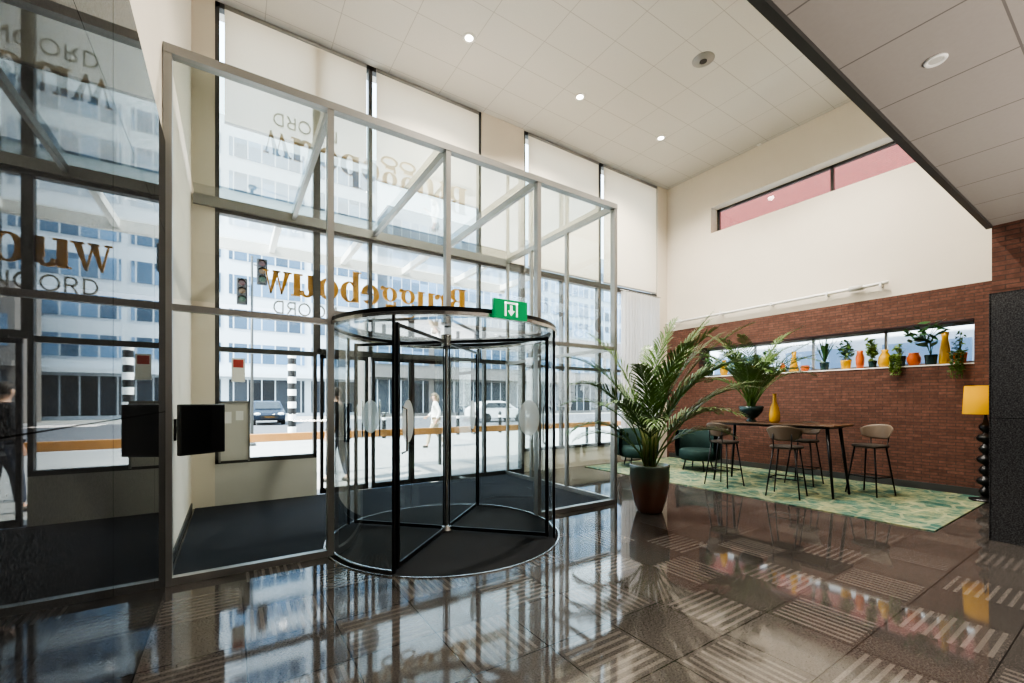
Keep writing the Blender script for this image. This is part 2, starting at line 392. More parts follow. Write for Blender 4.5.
b = [(3.3, 3.36, VO-.05, VO+.05, 0, 2.2), (3.3, 4.98, VO-.05, VO+.05, 0, .08), (4.9, 4.98, VO-.05, VO+.05, 0, 4.2), (3.98, 4.98, VO-.05, VO+.05, 4.05, 4.2), (3.98, 4.98, VO-.05, VO+.05, 2.17, 2.25), (4.05, 4.1, VO-.045, VO+.045, 0, 2.2)]
window(6, (4.2, VO, 0), b, [vp(3.3, 4.1, .06, 2.2, VO), vp(4.1, 4.95, .06, 2.2, VO), vp(3.98, 4.95, 2.2, 4.1, VO)], 'dalu')
street_window(7, 4.96, 7.10, .42, [2.17], 6.0)
street_window(8, 7.10, 9.12, .42, [2.17], 8.1)
b = [(UR+.33, UR+.38, NV0, NV1, NZ0+.02, NZ0+.07), (UR+.33, UR+.38, NV0, NV1, NZ1-.05, NZ1)] + [(UR+.33, UR+.38, v-.02, v+.02, NZ0+.02, NZ1) for v in (NV0+.03, 2.75, 3.9, 5.05, NV1-.03)]
window(9, (UR+.35, 4, NZ0), b, [up_(NV0, NV1, NZ0+.02, NZ1, UR+.355)], 'alu')
b = [(UR+.26, UR+.32, HV0, HV1, HZ0, HZ0+.05), (UR+.26, UR+.32, HV0, HV1, HZ1-.05, HZ1)] + [(UR+.26, UR+.32, v-.025, v+.025, HZ0, HZ1) for v in (HV0+.03, 3.55, HV1-.03)]
window(10, (UR+.3, 4, HZ0), b, [up_(HV0, HV1, HZ0, HZ1, UR+.29)], 'dalu')
def leaf(n, u0, u1, hs):
    d = struct('door_%d' % n, ((u0+u1)/2, VO, 0)); m = MB(); f = .05
    m.box(u0, u0+f, VO-.025, VO+.025, .01, 2.17).box(u1-f, u1, VO-.025, VO+.025, .01, 2.17).box(u0, u1, VO-.025, VO+.025, .01, .09).box(u0, u1, VO-.025, VO+.025, 2.11, 2.17)
    m.build('door_frame', 'black', d)
    MB().quad(*vp(u0+f, u1-f, .09, 2.11, VO)).build('pane', 'glass', d)
    hu = u1-.11 if hs > 0 else u0+.11
    MB().tube([(hu, VO-.03, .85), (hu, VO-.08, .87), (hu, VO-.08, 1.45), (hu, VO-.03, 1.47)], .013).build('door_handle', 'steel', d, smooth=True)
    return d
d1 = leaf(1, 1.15, 1.88, 1); d2 = leaf(2, 1.94, 2.62, -1); d3 = leaf(3, 2.62, 3.3, 1)

# ------------------------------------------------------------------ roller blinds, curtain
def blind(u0, u1, zb, label):
    t = thing('roller_blind', label, 'blind', ((u0+u1)/2, VO-.1, zb), 'roller blinds on the street front')
    MB().quad(*vp(u0+.05, u1-.05, zb, CE-.1, VO-.10)).build('fabric', 'blind', t)
    MB().tube([(u0+.05, VO-.10, CE-.07), (u1-.05, VO-.10, CE-.07)], .03).build('roller', 'alu', t, smooth=True)
    MB().box(u0+.05, u1-.05, VO-.112, VO-.088, zb-.03, zb).build('bottom_bar', 'alu', t)
blind(-.13, 1.88, 5.3, 'partly lowered cream roller blind nearest the dark granite wall')
blind(1.94, 3.95, 5.1, 'partly lowered cream roller blind left of the plaster panel above the revolving door')
blind(5.0, 7.07, 4.2, 'lowered cream roller blind just right of the plaster panel')
blind(7.13, 9.1, 4.2, 'lowered cream roller blind in the corner by the brick wall')
t = thing('curtain', 'sheer white curtain hanging at the corner window behind the big palm', 'curtain', (8.4, VO-.17, .1))
m = MB(); prev = None
for i in range(121):
    uu = 7.70 + 1.38*i/120; vv = VO-.18 + .05*math.sin(i*.75) + .012*math.sin(i*2.3)
    cur = (m.bm.verts.new((uu, vv, .06)), m.bm.verts.new((uu, vv, 4.05)))
    if prev: m.bm.faces.new((prev[0], cur[0], cur[1], prev[1]))
    prev = cur
m.build('fabric', 'curtain', t, smooth=True)
MB().tube([(7.65, VO-.18, 4.07), (9.1, VO-.18, 4.07)], .014).build('curtain_rail', 'alu', t, smooth=True)

# ------------------------------------------------------------------ revolving door
CU, CV, RD = 1.99, 4.36, 1.2
rd = thing('revolving_door', 'round four-wing glass revolving door with black frames in the glass screen', 'revolving door', (CU, CV, 0))
MB().lathe([(RD-.05, 2.20), (RD+.01, 2.20), (RD+.01, 2.235), (RD-.05, 2.235), (RD-.05, 2.20)], (CU, CV, 0), 72).build('canopy_ring', 'black', rd, smooth=False)
MB().lathe([(RD+.012, 2.165), (RD+.02, 2.165), (RD+.02, 2.195), (RD-.045, 2.195), (RD-.045, 2.165), (RD+.012, 2.165)], (CU, CV, 0), 72).build('ring_trim', 'steel', rd)
MB().lathe([(.001, 2.238), (RD-.02, 2.238)], (CU, CV, 0), 72).build('roof_glass', 'glass2', rd)
MB().lathe([(0, .0), (RD+.03, .0), (RD+.03, .009), (0, .009)], (CU, CV, 0), 72).build('floor_mat', 'mat', rd)
MB().lathe([(RD+.03, .0), (RD+.045, .0), (RD+.045, .0095), (RD+.03, .0095), (RD+.03, 0)], (CU, CV, 0), 72).build('floor_ring', 'steel', rd)
for a in (0, PI):
    a0, a1 = a-math.radians(44), a+math.radians(44)
    MB().lathe([(RD-.01, .032), (RD-.01, 2.165)], (CU, CV, 0), 24, a0, a1).build('curved_glass', 'drumglass', rd, smooth=True)
    MB().lathe([(RD-.02, .010), (RD, .010), (RD, .034), (RD-.02, .034), (RD-.02, .010)], (CU, CV, 0), 24, a0, a1).build('curved_sill', 'steel', rd)
    for e in (a0, a1):
        x, y = CU+(RD-.01)*math.cos(e), CV+(RD-.01)*math.sin(e)
        MB().bar((x, y, .012), (x, y, 2.17), .02, .024, (math.cos(e), math.sin(e), 0)).build('drum_post', 'black', rd)
MB().lathe([(0, .012), (.07, .012), (.07, .03), (.05, .07), (.022, .08), (.014, 2.04), (.06, 2.06), (.06, 2.18), (0, 2.18)], (CU, CV, 0), 20).build('centre_shaft', 'steel', rd, smooth=False)
for k in range(4):
    e = math.radians(45+90*k-1.0); c_, s_ = math.cos(e), math.sin(e)
    P = lambda r, z: (CU+r*c_, CV+r*s_, z)
    m = MB(); upv = (c_, s_, 0)
    m.bar(P(.035, .03), P(.035, 2.1), .010, .012, upv).bar(P(1.12, .03), P(1.12, 2.12), .024, .034, upv)
    m.bar(P(.03, .052), P(1.13, .052), .020, .036).bar(P(.03, 2.10), P(1.13, 2.10), .020, .032)
    wg = m.build('wing', 'black', rd)
    MB().quad(P(.05, .07), P(1.1, .07), P(1.1, 2.08), P(.05, 2.08)).build('wing_glass', 'glass2', wg)
    n_ = (-s_*.05, c_*.05)
    Q = lambda r, z, o: (CU+r*c_+n_[0]*o, CV+r*s_+n_[1]*o, z)
    MB().tube([Q(1.09, 1.0, .4), Q(1.07, 1.02, 1.2), Q(1.07, 1.38, 1.2), Q(1.09, 1.4, .4)], .009).build('push_bar', 'steel', wg, smooth=True)
    MB().prism([(.93+.11*math.cos(2*PI*i/28), 1.27+.19*math.sin(2*PI*i/28)) for i in range(28)], lambda r, z: Q(r, z, .07), lambda r, z: Q(r, z, -.07)).build('sticker', 'frost', wg)

# ------------------------------------------------------------------ exit sign (fixed on the front of the canopy ring)
ev = 3.10; eu, ed = on_v(510, ev); ez = EYE+(HOR-310)*ed/F
t = thing('exit_sign', 'lit green emergency exit sign on the front rim of the revolving door', 'exit sign', (eu, ev, ez-.09))
MB().box(eu-.17, eu+.17, ev-.02, ev+.02, ez-.082, ez+.082).build('sign_panel', 'green', t, bevel=.005)
MB().box(eu-.03, eu+.03, ev+.0205, ev+.036, ez-.07, ez+.05).build('bracket', 'black', t)
f0 = lambda x, z: (eu+x, ev-.0225, ez+z); f1 = lambda x, z: (eu+x, ev-.0201, ez+z)
m = MB()
for x0, x1, z0, z1 in ((-.066, -.050, -.06, .06), (.050, .066, -.06, .06), (-.066, .066, .046, .06)):
    m.prism([(x0, z0), (x1, z0), (x1, z1), (x0, z1)], f0, f1)
m.build('door_symbol', 'signwhite', t)
m = MB()
m.prism([(-.011, .034), (.011, .034), (.011, -.012), (-.011, -.012)], f0, f1)
m.prism([(-.034, -.012), (.034, -.012), (0, -.054)], f0, f1)
m.build('arrow_symbol', 'signwhite', t)

# ------------------------------------------------------------------ wall screen in the vestibule
t = thing('television', 'black wall-mounted screen on an arm beside the granite wall', 'television', (-.25, 4.88, .98))
p0, p1 = Vector((-.395, 4.80, 0)), Vector((-.065, 5.02, 0)); nrm = Vector((p1-p0)).normalized().cross(Vector((0,0,1)))
m = MB(); c = (p0+p1)/2
m.bar((p0.x, p0.y, 1.19), (p1.x, p1.y, 1.19), .05, .46)
m.build('casing', 'blackp', t, bevel=.008)
q = nrm*.0265
m = MB(); a = p0.lerp(p1, .04)+q; b2 = p0.lerp(p1, .96)+q
m.quad((a.x, a.y, .98), (b2.x, b2.y, .98), (b2.x, b2.y, 1.40), (a.x, a.y, 1.40)); m.build('screen', 'screen', t)
MB().box(-.449, -.43, 5.05, 5.2, 1.08, 1.28).bar((-.44, 5.12, 1.18), (c.x, c.y+.02, 1.18), .04, .05).build('bracket', 'black', t)

# ------------------------------------------------------------------ lettering on the glass
def arc(cx, cy, rx, ry, tx, ty, a0, a1, n=20):
    out = []
    for i in range(n):
        p = [a0+(a1-a0)*(i+k)/n for k in (0, 1)]
        out.append([(cx+rx*math.cos(p[0]), cy+ry*math.sin(p[0])), (cx+rx*math.cos(p[1]), cy+ry*math.sin(p[1])), (cx+(rx-tx)*math.cos(p[1]), cy+(ry-ty)*math.sin(p[1])), (cx+(rx-tx)*math.cos(p[0]), cy+(ry-ty)*math.sin(p[0]))])
    return out
def rc(x0, x1, y0, y1): return [(x0,y0),(x1,y0),(x1,y1),(x0,y1)]
def sx_(pls, k): return [[(x*k, y) for x, y in p] for p in pls]
G = {
 'B': (1.12, [rc(.1,.42,0,1.45), rc(0,.6,0,.06), rc(0,.6,1.39,1.45), rc(.4,.6,.72,.78)] + arc(.58,1.1,.38,.35,.27,.06,-PI/2,PI/2) + arc(.6,.39,.45,.39,.3,.06,-PI/2,PI/2)),
 'r': (.72, [rc(.06,.32,0,1), rc(-.03,.42,0,.06), rc(-.03,.1,.94,1)] + arc(.52,.74,.22,.26,.06,.06,PI*.25,PI) + arc(.58,.84,.13,.13,.128,.128,0,2*PI,12)),
 'u': (1.02, [rc(.08,.34,.3,1), rc(-.02,.1,.94,1), rc(.64,.9,0,1), rc(.54,.66,.94,1), rc(.88,1.0,0,.06)] + arc(.40,.31,.32,.32,.22,.10,PI,1.95*PI)),
 'g': (.92, arc(.4,.64,.36,.36,.21,.05,0,2*PI) + arc(.42,-.22,.42,.26,.1,.08,0,2*PI) + [[(.1,.3),(.2,.3),(.2,.0),(.1,.1)], rc(.15,.6,.0,.14)] + arc(.76,.92,.1,.1,.098,.098,0,2*PI,10) + [rc(.6,.78,.92,.98)]),
 'e': (.88, arc(.42,.5,.42,.5,.26,.06,.02,1.78*PI) + [rc(.2,.82,.49,.55)]),
 'b': (.98, [rc(.08,.34,.03,1.5), rc(-.04,.1,1.44,1.5)] + arc(.48,.5,.42,.5,.26,.06,-.75*PI,.75*PI)),
 'o': (.94, arc(.43,.5,.43,.5,.26,.06,0,2*PI)),
 'w': (1.05, sx_([[(.02,1),(.3,1),(.52,0),(.42,0)], [(.42,0),(.5,0),(.74,.95),(.68,1)], [(.58,1),(.86,1),(1.06,0),(.96,0)], [(.96,0),(1.04,0),(1.28,.95),(1.22,1)], rc(-.06,.38,.94,1), rc(.52,.92,.94,1), rc(1.1,1.38,.94,1)], .75)),
 'N': (.95, [rc(0,.1,0,1), rc(.65,.75,0,1), [(0,1),(.12,1),(.75,0),(.63,0)]]),
 'O': (1.15, arc(.48,.5,.48,.52,.1,.1,0,2*PI)),
 'R': (.9, [rc(0,.1,0,1), rc(.08,.4,.9,1), rc(.08,.4,.42,.52), [(.3,.44),(.42,.44),(.68,0),(.55,0)]] + arc(.36,.71,.28,.29,.1,.1,-PI/2,PI/2)),
 'D': (.95, [rc(0,.1,0,1), rc(.08,.35,.9,1), rc(.08,.35,0,.1)] + arc(.33,.5,.42,.5,.1,.1,-PI/2,PI/2)),
}
def word(txt, ub, ue, zb, size, mat, label):
    tot = sum(G[c][0] for c in txt); sx = (ub-ue)/tot
    t = thing('facade_lettering', label, 'lettering', ((ub+ue)/2, VO+.02, zb)); x = 0
    for c in txt:
        m = MB()
        for pl in G[c][1]:
            m.prism(pl, lambda a, z: (ub-(x+a)*sx, VO+.035, zb+z*size), lambda a, z: (ub-(x+a)*sx, VO+.006, zb+z*size))
        m.build('letter', mat, t); x += G[c][0]
word('Bruggebouw', 3.70, .38, 3.04, .34, 'gold', 'large gold serif lettering on the street glass over the doors')
word('NOORD', 1.40, .48, 2.75, .19, 'pale', 'small pale thin capitals on the glass below the gold lettering')
t = thing('notice', 'small white notice with a red block above the grey window panel', 'notice', (.08, VO-.06, 1.78))
MB().box(.0, .16, VO-.07, VO-.051, 1.72, 2.05).build('sheet', 'stripew', t)
MB().box(.02, .14, VO-.073, VO-.0705, 1.92, 2.03).build('red_block', 'red', t)
t = thing('infill_panel', 'pale grey framed panel at the window foot beside the wall-mounted screen', 'panel', (.05, VO-.1, .62))
MB().box(-.13, .20, VO-.075, VO-.055, .62, 1.42).build('panel', 'sill', t)
MB().box(-.15, -.125, VO-.085, VO-.055, .60, 1.45).box(.195, .22, VO-.085, VO-.055, .60, 1.45).box(-.15, .22, VO-.085, VO-.055, 1.42, 1.45).build('frame', 'alu', t)
MB().box(-.08, .0, VO-.079, VO-.0755, 1.14, 1.30).box(.05, .14, VO-.079, VO-.0755, 1.18, 1.31).build('paper_slip', 'stripew', t)

# ------------------------------------------------------------------ ceiling fittings
R120 = math.radians(140)
def downlight(u_, v_, z, label, r=.085, p=60, lens='lens'):
    t = thing('downlight', label, 'ceiling light', (u_, v_, z), 'recessed ceiling downlights')
    MB().lathe([(r*.7, -.004), (r, -.012), (r*1.15, -.004), (r*1.15, 0), (r*.7, 0), (r*.7, -.004)], (u_, v_, z), 24).build('trim_ring', 'white', t, smooth=True)
    MB().lathe([(0, -.004), (r*.7, -.004), (r*.7, -.001), (0, -.001)], (u_, v_, z), 20).build('lens', lens, t)
    if p:
        l = bpy.data.lights.new('downlight_lamp', 'SPOT'); l.energy = p; l.color = (1, .93, .84); l.spot_size = R120; l.spot_blend = .8; l.shadow_soft_size = .07
        o = bpy.data.objects.new('downlight_lamp', l); COL.objects.link(o); o.location = (u_, v_, z-.06)
for u_, v_, lb, p in ((3.01, 5.78, 'high downlight above the vestibule, nearest the granite wall', 900), (5.27, 5.8, 'high downlight in the middle of the window-side row', 800), (7.51, 5.78, 'high downlight nearest the brick wall corner', 600),
                   (3.01, 3.0, 'high downlight over the polished lobby floor', 1000), (7.51, 3.0, 'high downlight over the bar table', 750)):
    downlight(u_, v_, CE, lb, p=p)
downlight(3.16, .675, SO, 'unlit downlight in the low grey tiled ceiling', .042, 0, 'sill')
for u_, v_, lb in ((.9, -1.5, 'added unseen fill downlight, left, in the low ceiling behind the lobby'), (3.6, -1.8, 'added unseen fill downlight, right, in the low ceiling behind the lobby')):
    downlight(u_, v_, SO, lb, .07, 250)  # unseen pair added behind the camera as fill for the lobby
# added fill lights behind the camera, without fixtures, to brighten the low ceiling
for u_, v_ in ((1.6, -2.2), (4.8, -2.0)):
    l = bpy.data.lights.new('soffit_fill', 'AREA'); l.energy = 150; l.color = (1, .93, .85); l.size = .9
    o = bpy.data.objects.new('soffit_fill', l); COL.objects.link(o); o.location = (u_, v_, 1.0); o.rotation_euler = (PI, 0, 0)
t = thing('air_vent', 'round ceiling air vent with dark centre on the high ceiling', 'vent', (6.36, 4.08, CE))
MB().lathe([(.06, -.03), (.1, -.02), (.16, -.006), (.17, 0), (.06, 0), (.06, -.03)], (6.36, 4.08, CE), 28).build('vent_ring', 'alu', t, smooth=True)
MB().lathe([(0, -.028), (.055, -.028), (.055, -.002), (0, -.002)], (6.36, 4.08, CE), 20).build('vent_core', 'black', t)
vv, dd = on_u(760, UR); zz = EYE+(HOR-143)*dd/F
t = thing('motion_sensor', 'small white sensor high on the plaster wall near the ceiling', 'sensor', (UR-.05, vv, zz))
MB().box(UR-.07, UR, vv-.04, vv+.04, zz-.06, zz+.06).build('housing', 'white', t, bevel=.012)
MB().ball((UR-.07, vv, zz-.02), .028).build('lens', 'sill', t, smooth=True)
t = thing('wall_pipe', 'long white pipe along the plaster just above the brick', 'pipe', (UR-.09, 4.9, 3.46))
MB().tube([(UR-.09, 7.05, 3.44), (UR-.09, 3.1, 3.48), (UR-.09, 2.95, 3.48), (UR-.09, 2.6, 3.49)], .028, 10).build('pipe', 'white', t, smooth=True)
for v_ in (6.7, 5.6, 4.5, 3.5, 2.7): MB().box(UR-.125, UR, v_-.015, v_+.015, 3.43, 3.51).build('bracket', 'white', t)
MB().tube([(UR-.09, 3.15, 3.48), (UR-.09, 2.95, 3.48)], .05, 12).build('valve', 'sill', t, smooth=True)

# ------------------------------------------------------------------ lounge
RU0 = 6.5; RT = .012
tag(MB().box(RU0, UR-.06, 1.40, 7.0, .001, RT).build('area_rug', 'rug'), 'large teal green and cream patterned rug under the bar table', 'rug')
tz = 1.09
def leg_tube(name, mat, par, a, b, r0, r1): MB().tube([a, b], [r0, r1], 8).build(name, mat, par, smooth=True)
T0, T1, TV0, TV1 = 7.30, 8.00, 2.62, 4.55
t = thing('bar_table', 'long dark bar-height table with slim splayed black legs on the rug', 'table', ((T0+T1)/2, (TV0+TV1)/2, RT+.002))
MB().box(T0, T1, TV0, TV1, tz-.03, tz).build('tabletop', 'tablewood', t, bevel=.012)
MB().box(T0+.1, T1-.1, TV0+.1, TV1-.1, tz-.06, tz-.031).build('under_frame', 'black', t)
for a in (0, 1):
    for b in (0, 1):
        uu = (T0+.12, T1-.12)[a]; v_ = (TV0+.14, TV1-.14)[b]
        leg_tube('leg', 'black', t, (uu+(.06, -.06)[1-a]*1.0, v_+(.1, -.1)[1-b], RT+.004), (uu, v_, tz-.05), .016, .026)
def make_stool(label):
    s = thing('bar_stool', label, 'bar stool', (0,0,0), 'bar stools around the bar table')
    m = MB(); n = 32
    def sq(sx, sy, z, oy=0): return [(sx*math.copysign(abs(math.cos(2*PI*i/n))**.7, math.cos(2*PI*i/n)), oy+sy*math.copysign(abs(math.sin(2*PI*i/n))**.7, math.sin(2*PI*i/n)), z) for i in range(n)]
    rings = [sq(.17, .16, .722), sq(.205, .19, .730), sq(.215, .2, .748), sq(.205, .19, .764), sq(.15, .14, .770)]
    vs = [[m.bm.verts.new(p) for p in r] for r in rings]
    for i in range(len(vs)-1):
        for j in range(n): m.bm.faces.new((vs[i][j], vs[i][(j+1)%n], vs[i+1][(j+1)%n], vs[i+1][j]))
    m.bm.faces.new(vs[0][::-1]); m.bm.faces.new(vs[-1])
    m.build('seat', 'taupe', s, smooth=True)
    m = MB(); na, nz = 18, 8; fr, bk = [], []; AM = 1.05
    for i in range(na+1):
        a = -AM+2*AM*i/na; rf, rb = [], []
        for k in range(nz+1):
            kk = k/nz; edge = abs(a)/AM
            z0, z1 = .845+.05*edge**2.5, 1.075-.075*edge**2.5
            z = z0+(z1-z0)*kk; lean = .045*kk
            r1, r2 = .215+lean, .227+lean
            rf.append(m.bm.verts.new((r1*math.sin(a), -r1*math.cos(a), z))); rb.append(m.bm.verts.new((r2*math.sin(a), -r2*math.cos(a), z)))
        fr.append(rf); bk.append(rb)
    for i in range(na):
        for k in range(nz):
            m.bm.faces.new((fr[i][k], fr[i+1][k], fr[i+1][k+1], fr[i][k+1])); m.bm.faces.new((bk[i][k], bk[i][k+1], bk[i+1][k+1], bk[i+1][k]))
        m.bm.faces.new((fr[i][0], bk[i][0], bk[i+1][0], fr[i+1][0])); m.bm.faces.new((fr[i][nz], fr[i+1][nz], bk[i+1][nz], bk[i][nz]))
    for k in range(nz):
        m.bm.faces.new((fr[0][k], fr[0][k+1], bk[0][k+1], bk[0][k])); m.bm.faces.new((fr[na][k], bk[na][k], bk[na][k+1], fr[na][k+1]))
    m.build('backrest', 'tan', s, smooth=True)
    for sx in (-1, 1): MB().tube([(sx*.11, -.12, .725), (sx*.115, -.205, .76), (sx*.12, -.212, .85), (sx*.12, -.222, .95)], .009, 8).build('back_support', 'black', s, smooth=True)
    for sx in (-1, 1):
        for sy in (-1, 1): leg_tube('leg', 'black', s, (sx*.22, sy*.21, .004), (sx*.14, sy*.13, .73), .010, .012)
    q = .187; z = .28; qy = .178
    MB().tube([(-q, -qy, z), (q, -qy, z), (q, qy, z), (-q, qy, z), (-q, -qy, z)], .008, 8).build('footrest', 'black', s, smooth=True)
    return s
RS = RT+.001
st = make_stool('taupe-backed bar stool at the near end of the bar table, closest to the yellow lamp')
st.location = (8.26, 2.50, RS); st.rotation_euler = (0,0, math.radians(75))
dup(st, (7.02, 3.14, RS), math.radians(-80), 'taupe-backed bar stool on the near side of the table, in front of the yellow vase')
dup(st, (7.02, 4.12, RS), math.radians(-96), 'taupe-backed bar stool on the near side of the bar table, closest to the big palm')
dup(st, (8.34, 3.45, RS), math.radians(92), 'taupe-backed bar stool on the brick-wall side, mostly behind the bar table')
def armchair(loc, rz, label):
    s = thing('armchair', label, 'armchair', (0,0,0), 'dark green velvet armchairs')
    MB().lathe([(0,.22),(.33,.22),(.37,.25),(.37,.40),(.33,.44),(0,.45)], (0,0,0), 28).build('seat', 'velvet', s, smooth=True)
    MB().lathe([(.36,.24),(.44,.26),(.46,.5),(.44,.78),(.41,.82),(.38,.8),(.36,.5),(.36,.24)], (0,0,0), 28, math.radians(165), math.radians(375)).build('backrest', 'velvet', s, smooth=True)
    for a in range(4):
        e = PI/4+a*PI/2; leg_tube('leg', 'black', s, (.31*math.cos(e), .31*math.sin(e), .005), (.25*math.cos(e), .25*math.sin(e), .23), .012, .018)
    s.location = loc; s.rotation_euler = (0,0,rz)
    return s
a1 = armchair((7.45, 6.36, RS), math.radians(150), 'dark green velvet armchair by the sheer curtain, left of the big palm stem')
dup(a1, (8.15, 5.35, RS), math.radians(100), 'dark green velvet armchair between the big palm and the bar stools')
LU, LV = 9.10, 1.42
t = thing('floor_lamp', 'dark turned floor lamp with mustard yellow drum shade by the pier', 'floor lamp', (LU, LV, RT))
MB().lathe([(0,RT+.001),(.17,RT+.001),(.17,.03),(.06,.05),(.03,.08)], (LU,LV,0), 28).build('base', 'black', t, smooth=True)
prof = [(.025,.07)]
for k in range(7):
    z = .12+k*.155; rr = (.075,.1)[k%2]
    prof += [(.03, z-.05), (rr*.8, z-.02), (rr, z+.02), (rr*.75, z+.06), (.03, z+.085)]
prof += [(.018, 1.22), (.018, 1.35)]
MB().lathe(prof, (LU,LV,0), 22).build('pole', 'black', t, smooth=True)
MB().lathe([(.235,1.26),(.215,1.67)], (LU,LV,0), 36).build('lamp_shade', 'shade', t, smooth=True)
MB().ball((LU,LV,1.45), .045).tube([(LU,LV,1.34),(LU,LV,1.41)], .02).build('bulb', 'white', t, smooth=True)
l = bpy.data.lights.new('floor_lamp_bulb', 'POINT'); l.energy = 3; l.color = (1, .8, .5); l.shadow_soft_size = .06
o = bpy.data.objects.new('floor_lamp_bulb', l); COL.objects.link(o); o.location = (LU, LV, 1.56)

# ------------------------------------------------------------------ plants
def frond(m, base, az, el, L, droop, lw, ll, n=18, start=.25):
    p = Vector(base); pts = [p.copy()]; tans = []
    for i in range(n):
        t_ = i/n; e = el-droop*t_**1.6
        d = Vector((math.cos(az)*math.cos(e), math.sin(az)*math.cos(e), math.sin(e))); tans.append(d)
        p = p+d*L/n; pts.append(p.copy())
    tans.append(tans[-1])
    m.tube(pts, [.009*(1-.8*i/n)+.002 for i in range(n+1)], 5)
    up = Vector((0,0,1))
    for i in range(1, 2*n+1):
        t_ = i/(2*n)
        if t_ < start: continue
        j = min(int(t_*n), n-1); q = pts[j].lerp(pts[j+1], t_*n-j) if t_ < 1 else pts[n]; d = tans[j]
        side = d.cross(up).normalized(); nn = side.cross(d)
        ln = ll*max(.3, math.sin(PI*min(1, (t_-start+.12)/(1.12-start)*.93))**.7)
        for s_ in (-1, 1):
            dr = (d*(.6+.5*t_)+side*s_*(.8-.35*t_)+nn*.22+Vector((random.uniform(-.1,.1), random.uniform(-.1,.1), random.uniform(-.15,.05)))).normalized()
            b = dr.cross(nn).normalized()*lw; e1 = q+dr*ln*.45; e2 = q+dr*ln*.8-up*ln*.10; e3 = q+dr*ln-up*ln*.24
            va = [m.bm.verts.new(x) for x in (q-b*.25, q+b*.25, e1+b*.55, e1-b*.55, e2+b*.38, e2-b*.38, e3)]
            m.bm.faces.new((va[0], va[1], va[2], va[3])); m.bm.faces.new((va[3], va[2], va[4], va[5])); m.bm.faces.new((va[5], va[4], va[6]))
PU, PV = 4.60, 3.72
t = thing('potted_palm', 'large palm in a brown and green glazed pot at the glass vestibule corner', 'potted plant', (PU, PV, 0))
MB().lathe([(0,0),(.15,0),(.165,.02),(.205,.15),(.24,.32),(.255,.46),(.25,.58),(.255,.61),(.235,.62),(.22,.57),(0,.56)], (PU,PV,0), 40).build('pot', 'pot', t, smooth=True)
MB().lathe([(0,.572),(.215,.572),(.215,.562),(0,.562)], (PU,PV,0), 24).build('soil', 'soil', t)
m = MB(); rnd = random.Random(3)
for az, el, L, dr in (
    (-20, 82, 2.2, .8), (-45, 77, 2.25, .95), (5, 77, 2.1, 1.0), (-70, 72, 1.95, 1.15), (40, 81, 2.1, 1.05), (100, 85, 2.1, .95), (150, 80, 1.95, 1.3), (175, 74, 1.75, 1.5),
    (205, 79, 1.8, 1.4), (240, 81, 1.9, 1.15), (285, 75, 1.9, 1.25), (130, 70, 1.6, 1.65), (-35, 64, 1.8, 1.1), (-10, 58, 1.6, 1.4), (-90, 64, 1.5, 1.5), (220, 65, 1.4, 1.7),
    (160, 60, 1.35, 1.7), (60, 67, 1.5, 1.6), (-55, 85, 2.15, .7), (320, 81, 2.05, .9), (270, 85, 1.95, .95), (80, 75, 1.7, 1.4), (-30, 71, 2.1, .95), (145, 54, 1.15, 1.6), (-50, 54, 1.25, 1.5),
    (10, 88, 2.15, .75), (-25, 76, 1.9, 1.2), (185, 68, 1.55, 1.5), (-60, 68, 1.7, 1.3)):
    frond(m, (PU+rnd.uniform(-.06, .06), PV+rnd.uniform(-.06, .06), .57), math.radians(az+rnd.uniform(-8, 8)), math.radians(el), L, dr, .018, .33, 24, .34)
m.build('foliage', 'leaf', t, recalc=False)
m = MB()
for k in range(9):
    a = k*.7; m.tube([(PU+.06*math.cos(a), PV+.06*math.sin(a), .565), (PU+.08*math.cos(a), PV+.08*math.sin(a), .85), (PU+.11*math.cos(a), PV+.11*math.sin(a), 1.1)], [.018, .014, .009], 6)
m.build('stem', 'stem', t, smooth=True)
BU, BV = 7.62, 3.98
t = thing('bowl_palm', 'feathery palm in a dark teal footed bowl on the bar table', 'potted plant', (BU, BV, tz))
MB().lathe([(0,0),(.08,0),(.085,.02),(.05,.05),(.12,.1),(.185,.19),(.2,.27),(.185,.27),(.17,.22),(0,.21)], (BU,BV,tz), 32).build('pot', 'teal', t, smooth=True)
MB().lathe([(0,.236),(.165,.236),(.165,.222),(0,.222)], (BU,BV,tz), 20).build('soil', 'soil', t)
m = MB()
for k in range(34):
    az = 2*PI*k/34*7 + rnd.uniform(-.3, .3)
    frond(m, (BU+rnd.uniform(-.04,.04), BV+rnd.uniform(-.04,.04), tz+.23), az, rnd.uniform(1.0, 1.54), rnd.uniform(1.1, 1.75), rnd.uniform(.9, 1.7), .017, .25, 16, .32)
m.build('foliage', 'leaf', t, recalc=False)
tag(MB().lathe([(0,0),(.055,0),(.075,.03),(.08,.14),(.06,.26),(.03,.34),(.026,.46),(.034,.48),(.026,.48),(.02,.44),(0,.40)], (7.55, 3.56, tz), 28).build('vase', 'yellow', smooth=True), 'tall mustard bottle vase standing on the bar table', 'vase')
